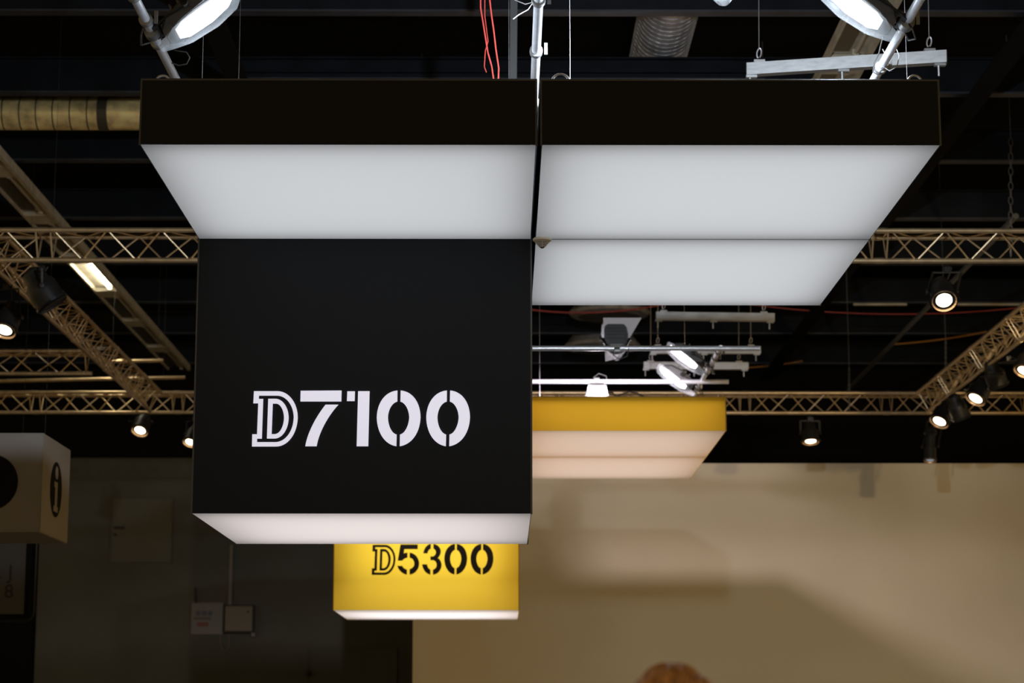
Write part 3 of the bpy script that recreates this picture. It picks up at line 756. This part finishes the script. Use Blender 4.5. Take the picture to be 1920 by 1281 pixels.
# hall sign plate behind the cube
YS = 25.0
a = at(-150, 985, YS); b = at(50, 1152, YS); fr = at(64, 1158, YS)
t = thing('hall_sign', 'dim grey sign plate in a rounded black frame lettered J and 8', 'sign', ((a.x + b.x)/2, YS, b.z))
hw = (b.x - a.x)/2; hh = a.z - b.z
MB().box((-hw, -.01, 0), (hw, .03, hh)).build('plate', 'signg', t)
e = .085
pts = [(-hw - e, 0, hh), (-hw - e, 0, .06)] + loop_pts((-hw - e + .1, 0, .02), .1, PI, 1.5*PI, n=6) + loop_pts((hw + e - .1, 0, .02), .1, 1.5*PI, 2*PI, n=6) + [(hw + e, 0, hh)]
MB().tube(pts, .012, 8).build('frame', 'bm', t, smooth=True)
MB().box((-hw, -.02, -.03), (hw, .02, 0)).build('lower_rail', 'wallb', t)
for sx in (-1, 1): MB().box((hw * sx - .03, -.02, -.03), (hw * sx + .03, .02, hh)).build('side_rail', 'wallb', t)
def text(body, px, py, hpx, Y, m, parent, label, th=.002):
    cu = bpy.data.curves.new('text', 'FONT'); cu.body = body; cu.size = hpx / F * Y / .70; cu.extrude = th; cu.align_x = 'CENTER'
    tmp = bpy.data.objects.new('text', cu); C.objects.link(tmp); bpy.context.view_layer.update()
    me = bpy.data.meshes.new_from_object(tmp.evaluated_get(bpy.context.evaluated_depsgraph_get())); bpy.data.objects.remove(tmp)
    me.transform(Matrix.Rotation(PI/2, 4, 'X')); p = at(px, py, Y)
    me.transform(Matrix.Translation(p - parent.location)); me.materials.clear(); me.materials.append(M[m])
    o = bpy.data.objects.new('lettering', me); C.objects.link(o); o.parent = parent; o['label'] = label
    return o
text('J', 19, 1085, 26, YS - .013, 'ink', t, 'black letter J')
text('.', 0, 1085, 26, YS - .013, 'ink', t, 'black full stop')
text('8', 16, 1121, 25, YS - .013, 'ink', t, 'black digit 8')
for sx in (-1, 1): MB().tube([(sx * hw * .8, 0, hh), (sx * hw * .8, 0, ZC - b.z)], .0015, 5).build('suspension_wire', 'cable', t)

# ------------------------------------------------------------------ rear wall fittings
YF = YB - .1
def wallbox(x0, y0, x1, y1, depth):
    A = at(x0, y0, YF); B = at(x1, y1, YF)
    return (A.x, B.x, B.z, A.z)
x0, x1, z0, z1 = wallbox(211, 936, 320, 1054, 0)
t = thing('access_panel', 'square flush access panel high in the olive wall', 'panel', ((x0+x1)/2, YF, z0)); hw = (x1-x0)/2; h = z1-z0
MB().box((-hw, -.02, 0), (hw, 0, h)).build('door', 'panel', t)
for a, b in (((-hw - .02, -.03, -.02), (hw + .02, 0, 0)), ((-hw - .02, -.03, h), (hw + .02, 0, h + .02)), ((-hw - .02, -.03, 0), (-hw, 0, h)), ((hw, -.03, 0), (hw + .02, 0, h))):
    MB().box(a, b).build('frame', 'walll', t)
MB().box((-hw + .05, -.035, h * .52), (-hw + .25, -.02, h * .56)).build('handle', 'bm', t)
MB().lathe([(.03, 0), (.03, .012), (0, .012)], 12, (0, -1, 0), (-hw + .08, -.02, h * .43)).build('lock', 'bm', t)

x0, x1, z0, z1 = wallbox(361, 1132, 417, 1189, 0)
t = thing('switch_panel', 'pale switch panel with three dials and a red label on the olive wall', 'panel', ((x0+x1)/2, YF, z0)); hw = (x1-x0)/2; h = z1-z0
MB().box((-hw, -.06, 0), (hw, 0, h)).build('body', 'boxw', t)
MB().box((-hw - .015, -.05, -.015), (hw + .015, -.002, h + .015)).build('frame', 'box', t)
for k in range(3):
    MB().lathe([(.045, 0), (.045, .02), (.02, .03), (0, .03)], 14, (0, -1, 0), (-hw + .12 + .11 * k, -.06, h * .68)).build('dial', 'bluel', t)
MB().box((-hw + .03, -.065, h * .46), (hw * .25, -.06, h * .54)).build('stripe', 'panel', t)
MB().box((-hw + .1, -.065, h * .24), (hw * .1, -.06, h * .38)).build('label_plate', 'redl', t)
MB().tube([(-hw + .07, -.04, h), (-hw + .05, -.04, h + .3)], .02, 8).build('rod', 'bm', t)
x0, x1, z0, z1 = wallbox(425, 1138, 474, 1184, 0)
t = thing('junction_box', 'olive steel box with dark edges beside the switch panel', 'box', ((x0+x1)/2, YF, z0)); hw = (x1-x0)/2; h = z1-z0
MB().box((-hw - .03, -.14, -.03), (hw + .03, 0, h + .03)).build('body', 'bm', t)
MB().box((-hw + .0, -.16, 0), (hw, -.14, h)).build('lid', 'box', t)
MB().lathe([(.02, 0), (.02, .01), (0, .01)], 10, (0, -1, 0), (hw - .08, -.16, h - .1)).build('lock', 'bm', t)
MB().box((hw - .02, -.1, -.1), (hw + .05, -.04, -.03)).build('cable_gland', 'boxw', t)
tag(MB().bar(at(431, 1138, YF - .03), at(434, 1022, YF - .03), .06, .04, (0, 1, 0)).build('wall_conduit', 'box'), 'vertical conduit rising from the olive junction box', 'conduit')
cab('wall_cable', [at(*q, YF - .03) for q in ((414,1189),(413,1205),(417,1218),(424,1221),(430,1212),(429,1189))], .012, 'box', 'short cable loop hanging below the switch panel')
x0, x1, z0, z1 = wallbox(579, 1218, 741, 1400, 0)
t = thing('wall_hatch', 'wide flush hatch low in the olive wall with a dark knob', 'hatch', ((x0+x1)/2, YF, z0)); hw = (x1-x0)/2; h = z1-z0
MB().box((-hw, -.015, 0), (hw, 0, h)).build('door', 'walll', t)
for a, b in (((-hw - .02, -.03, h), (hw + .02, 0, h + .025)), ((-hw - .02, -.03, 0), (-hw, 0, h)), ((hw, -.03, 0), (hw + .02, 0, h))):
    MB().box(a, b).build('frame', 'walll', t)
MB().lathe([(.03, 0), (.05, .03), (.045, .07), (0, .075)], 14, (0, -1, 0), (-hw - .01, -.03, h - .44)).build('knob', 'bm', t, smooth=True)

# ------------------------------------------------------------------ person, only the crown of the head reaches the frame
M['skin'] = mat('skin', (.55, .33, .22), .5)
M['hair'] = mat('auburn_hair', (.62, .32, .14), .75, noise=.6, nscale=30, bump=1.0, bscale=60, stretch=(6, 1, 1))
M['coat'] = mat('dark_coat', (.03, .03, .04), .8)
M['jeans'] = mat('dark_trousers', (.03, .035, .06), .8)
M['shoe'] = mat('black_shoe', (.02, .02, .02), .5)
def skin(name, verts, edges, radii, m, parent=None, root=0, sub=1):
    me = bpy.data.meshes.new(name); me.from_pydata(verts, edges, [])
    o = bpy.data.objects.new(name, me); C.objects.link(o)
    md = o.modifiers.new('skin', 'SKIN'); md.use_smooth_shade = True
    for i, r in enumerate(radii):
        me.skin_vertices[0].data[i].radius = (r, r) if not isinstance(r, tuple) else r
        me.skin_vertices[0].data[i].use_root = (i == root)
    s = o.modifiers.new('sub', 'SUBSURF'); s.levels = sub; s.render_levels = sub
    bpy.context.view_layer.update()
    m2 = bpy.data.meshes.new_from_object(o.evaluated_get(bpy.context.evaluated_depsgraph_get()))
    bpy.data.objects.remove(o)
    for p in m2.polygons: p.use_smooth = True
    return m2
YH = 4.6
hd = at(1258, 1251, YH)
top = hd.z
t = thing('person', 'person with auburn hair and dark coat standing below the yellow canopies', 'person', (hd.x, YH, 0))
hc = top - .118          # head centre
bm = bmesh.new()
def addmesh(me): bm.from_mesh(me)
V = []; Eg = []; Rr = []
def vtx(x, y, z, r): V.append((x, y, z)); Rr.append(r); return len(V) - 1
pel = vtx(0, 0, .95, (.15, .11)); wai = vtx(0, 0, 1.1, (.13, .10)); che = vtx(0, 0, 1.3, (.16, .12)); nb = vtx(0, 0, hc - .22, (.09, .08)); nk = vtx(0, .0, hc - .12, .055)
Eg += [(pel, wai), (wai, che), (che, nb), (nb, nk)]
for s in (-1, 1):
    sh = vtx(s*.18, 0, 1.40, .06); el = vtx(s*.24, .03, 1.12, .045); wr = vtx(s*.24, -.02, .87, .03); hn = vtx(s*.24, -.03, .80, (.02, .04))
    Eg += [(che, sh), (sh, el), (el, wr), (wr, hn)]
    for k in range(5):
        a = vtx(s*.24 - s*(.012 if k else .03), -.065 + .017*k, .755 if k else .79, .009); b2 = vtx(s*.235 - s*(.016 if k else .04), -.066 + .017*k, (.715 - .01*(k in (2, 3))) if k else .755, .008)
        Eg += [(hn, a), (a, b2)]
    hp = vtx(s*.09, 0, .88, .09); kn = vtx(s*.1, -.01, .49, .06); an = vtx(s*.1, .02, .09, .04); ft = vtx(s*.11, -.12, .035, .035)
    Eg += [(pel, hp), (hp, kn), (kn, an), (an, ft)]
addmesh(skin('b', V, Eg, Rr, 'skin', sub=1))
def ell(c, r, n=24, rot=None):
    b = bmesh.new(); bmesh.ops.create_uvsphere(b, u_segments=n, v_segments=n//2, radius=1)
    for v in b.verts:
        q = Vector((v.co.x * r[0], v.co.y * r[1], v.co.z * r[2]))
        v.co = q + Vector(c)
    me = bpy.data.meshes.new('e'); b.to_mesh(me); b.free(); return me
# the face looks away towards the rear wall (+y)
for c, r in (((0, 0, hc), (.076, .095, .108)), ((0, .03, hc - .06), (.058, .065, .06)), ((0, .1, hc - .02), (.014, .022, .026)), ((-.079, .0, hc - .01), (.012, .022, .033)), ((.079, .0, hc - .01), (.012, .022, .033)), ((0, .088, hc - .065), (.026, .012, .009))):
    addmesh(ell(c, r, 20))
me = bpy.data.meshes.new('body'); bm.to_mesh(me); bm.free()
o = bpy.data.objects.new('tmp', me); C.objects.link(o)
rm = o.modifiers.new('r', 'REMESH'); rm.mode = 'VOXEL'; rm.voxel_size = .009; rm.use_smooth_shade = True
bpy.context.view_layer.update()
m2 = bpy.data.meshes.new_from_object(o.evaluated_get(bpy.context.evaluated_depsgraph_get())); bpy.data.objects.remove(o)
m2.materials.clear(); m2.materials.append(M['skin'])
body = bpy.data.objects.new('body', m2); C.objects.link(body); body.parent = t
for s in (-1, 1):
    e = bpy.data.objects.new('eye', ell((s*.032, .083, hc + .003), (.013, .010, .010), 12)); e.data.materials.append(M['letter' if False else 'cream']); C.objects.link(e); e.parent = t
# hair: cap of overlapping locks, parted, with a lock standing out on one side
hb = MB()
for k in range(150):
    a0 = random.uniform(0, 2*PI); el0 = random.uniform(.15, 1.45)
    start = Vector((math.cos(a0)*math.cos(el0), math.sin(a0)*math.cos(el0)*1.0, math.sin(el0)))
    if start.y > .45 and start.z < .55: continue
    pts = []; rr = []
    for i in range(6):
        f = i / 5
        el_ = el0 - f * .75; aa = a0 + .25 * f * (1 if start.x > 0 else -1)
        rad = 1.04 + .03 * math.sin(k) + .02 * f
        pts.append((math.cos(aa)*math.cos(el_)*.082*rad, math.sin(aa)*math.cos(el_)*.101*rad - .004, hc + math.sin(el_)*.112*rad))
        rr.append(.011 * (1 - .6*f) + .002)
    hb.tube(pts, rr, 6)
hb.build('hair', 'hair', t, smooth=True)
sc_ = bpy.data.objects.new('hair_cap', ell((0, -.006, hc + .008), (.083, .100, .109), 28)); sc_.data.materials.append(M['hair']); C.objects.link(sc_); sc_.parent = t
for p in sc_.data.polygons: p.use_smooth = True
bun = bpy.data.objects.new('hair_bun', ell((.052, -.05, hc + .072), (.032, .034, .028), 16)); bun.data.materials.append(M['hair']); C.objects.link(bun); bun.parent = t
V = []; Eg = []; Rr = []
a = vtx(0, 0, .82, (.19, .15)); b = vtx(0, 0, 1.08, (.155, .125)); c = vtx(0, 0, 1.31, (.185, .145)); d = vtx(0, 0, 1.46, (.09, .085)); Eg = [(a, b), (b, c), (c, d)]
for s in (-1, 1):
    sh = vtx(s*.19, 0, 1.41, .08); el = vtx(s*.245, .03, 1.12, .062); wr = vtx(s*.243, -.015, .9, .048); Eg += [(c, sh), (sh, el), (el, wr)]
for nm, data, m in (('coat', (V, Eg, Rr), 'coat'),):
    me = skin(nm, *data, m, sub=1); me.materials.clear(); me.materials.append(M[m]); o = bpy.data.objects.new(nm, me); C.objects.link(o); o.parent = t
V = []; Eg = []; Rr = []
a = vtx(0, 0, .95, (.165, .125))
for s in (-1, 1):
    hp = vtx(s*.09, 0, .86, .11); kn = vtx(s*.1, -.01, .49, .08); an = vtx(s*.1, .02, .1, .065); Eg += [(a, hp), (hp, kn), (kn, an)]
me = skin('trousers', V, Eg, Rr, 'jeans', sub=1); me.materials.clear(); me.materials.append(M['jeans']); o = bpy.data.objects.new('trousers', me); C.objects.link(o); o.parent = t
for s in (-1, 1):
    o = bpy.data.objects.new('shoe', ell((s*.105, -.04 + .08, .05), (.05, .14, .05), 16)); o.data.materials.append(M['shoe']); C.objects.link(o); o.parent = t
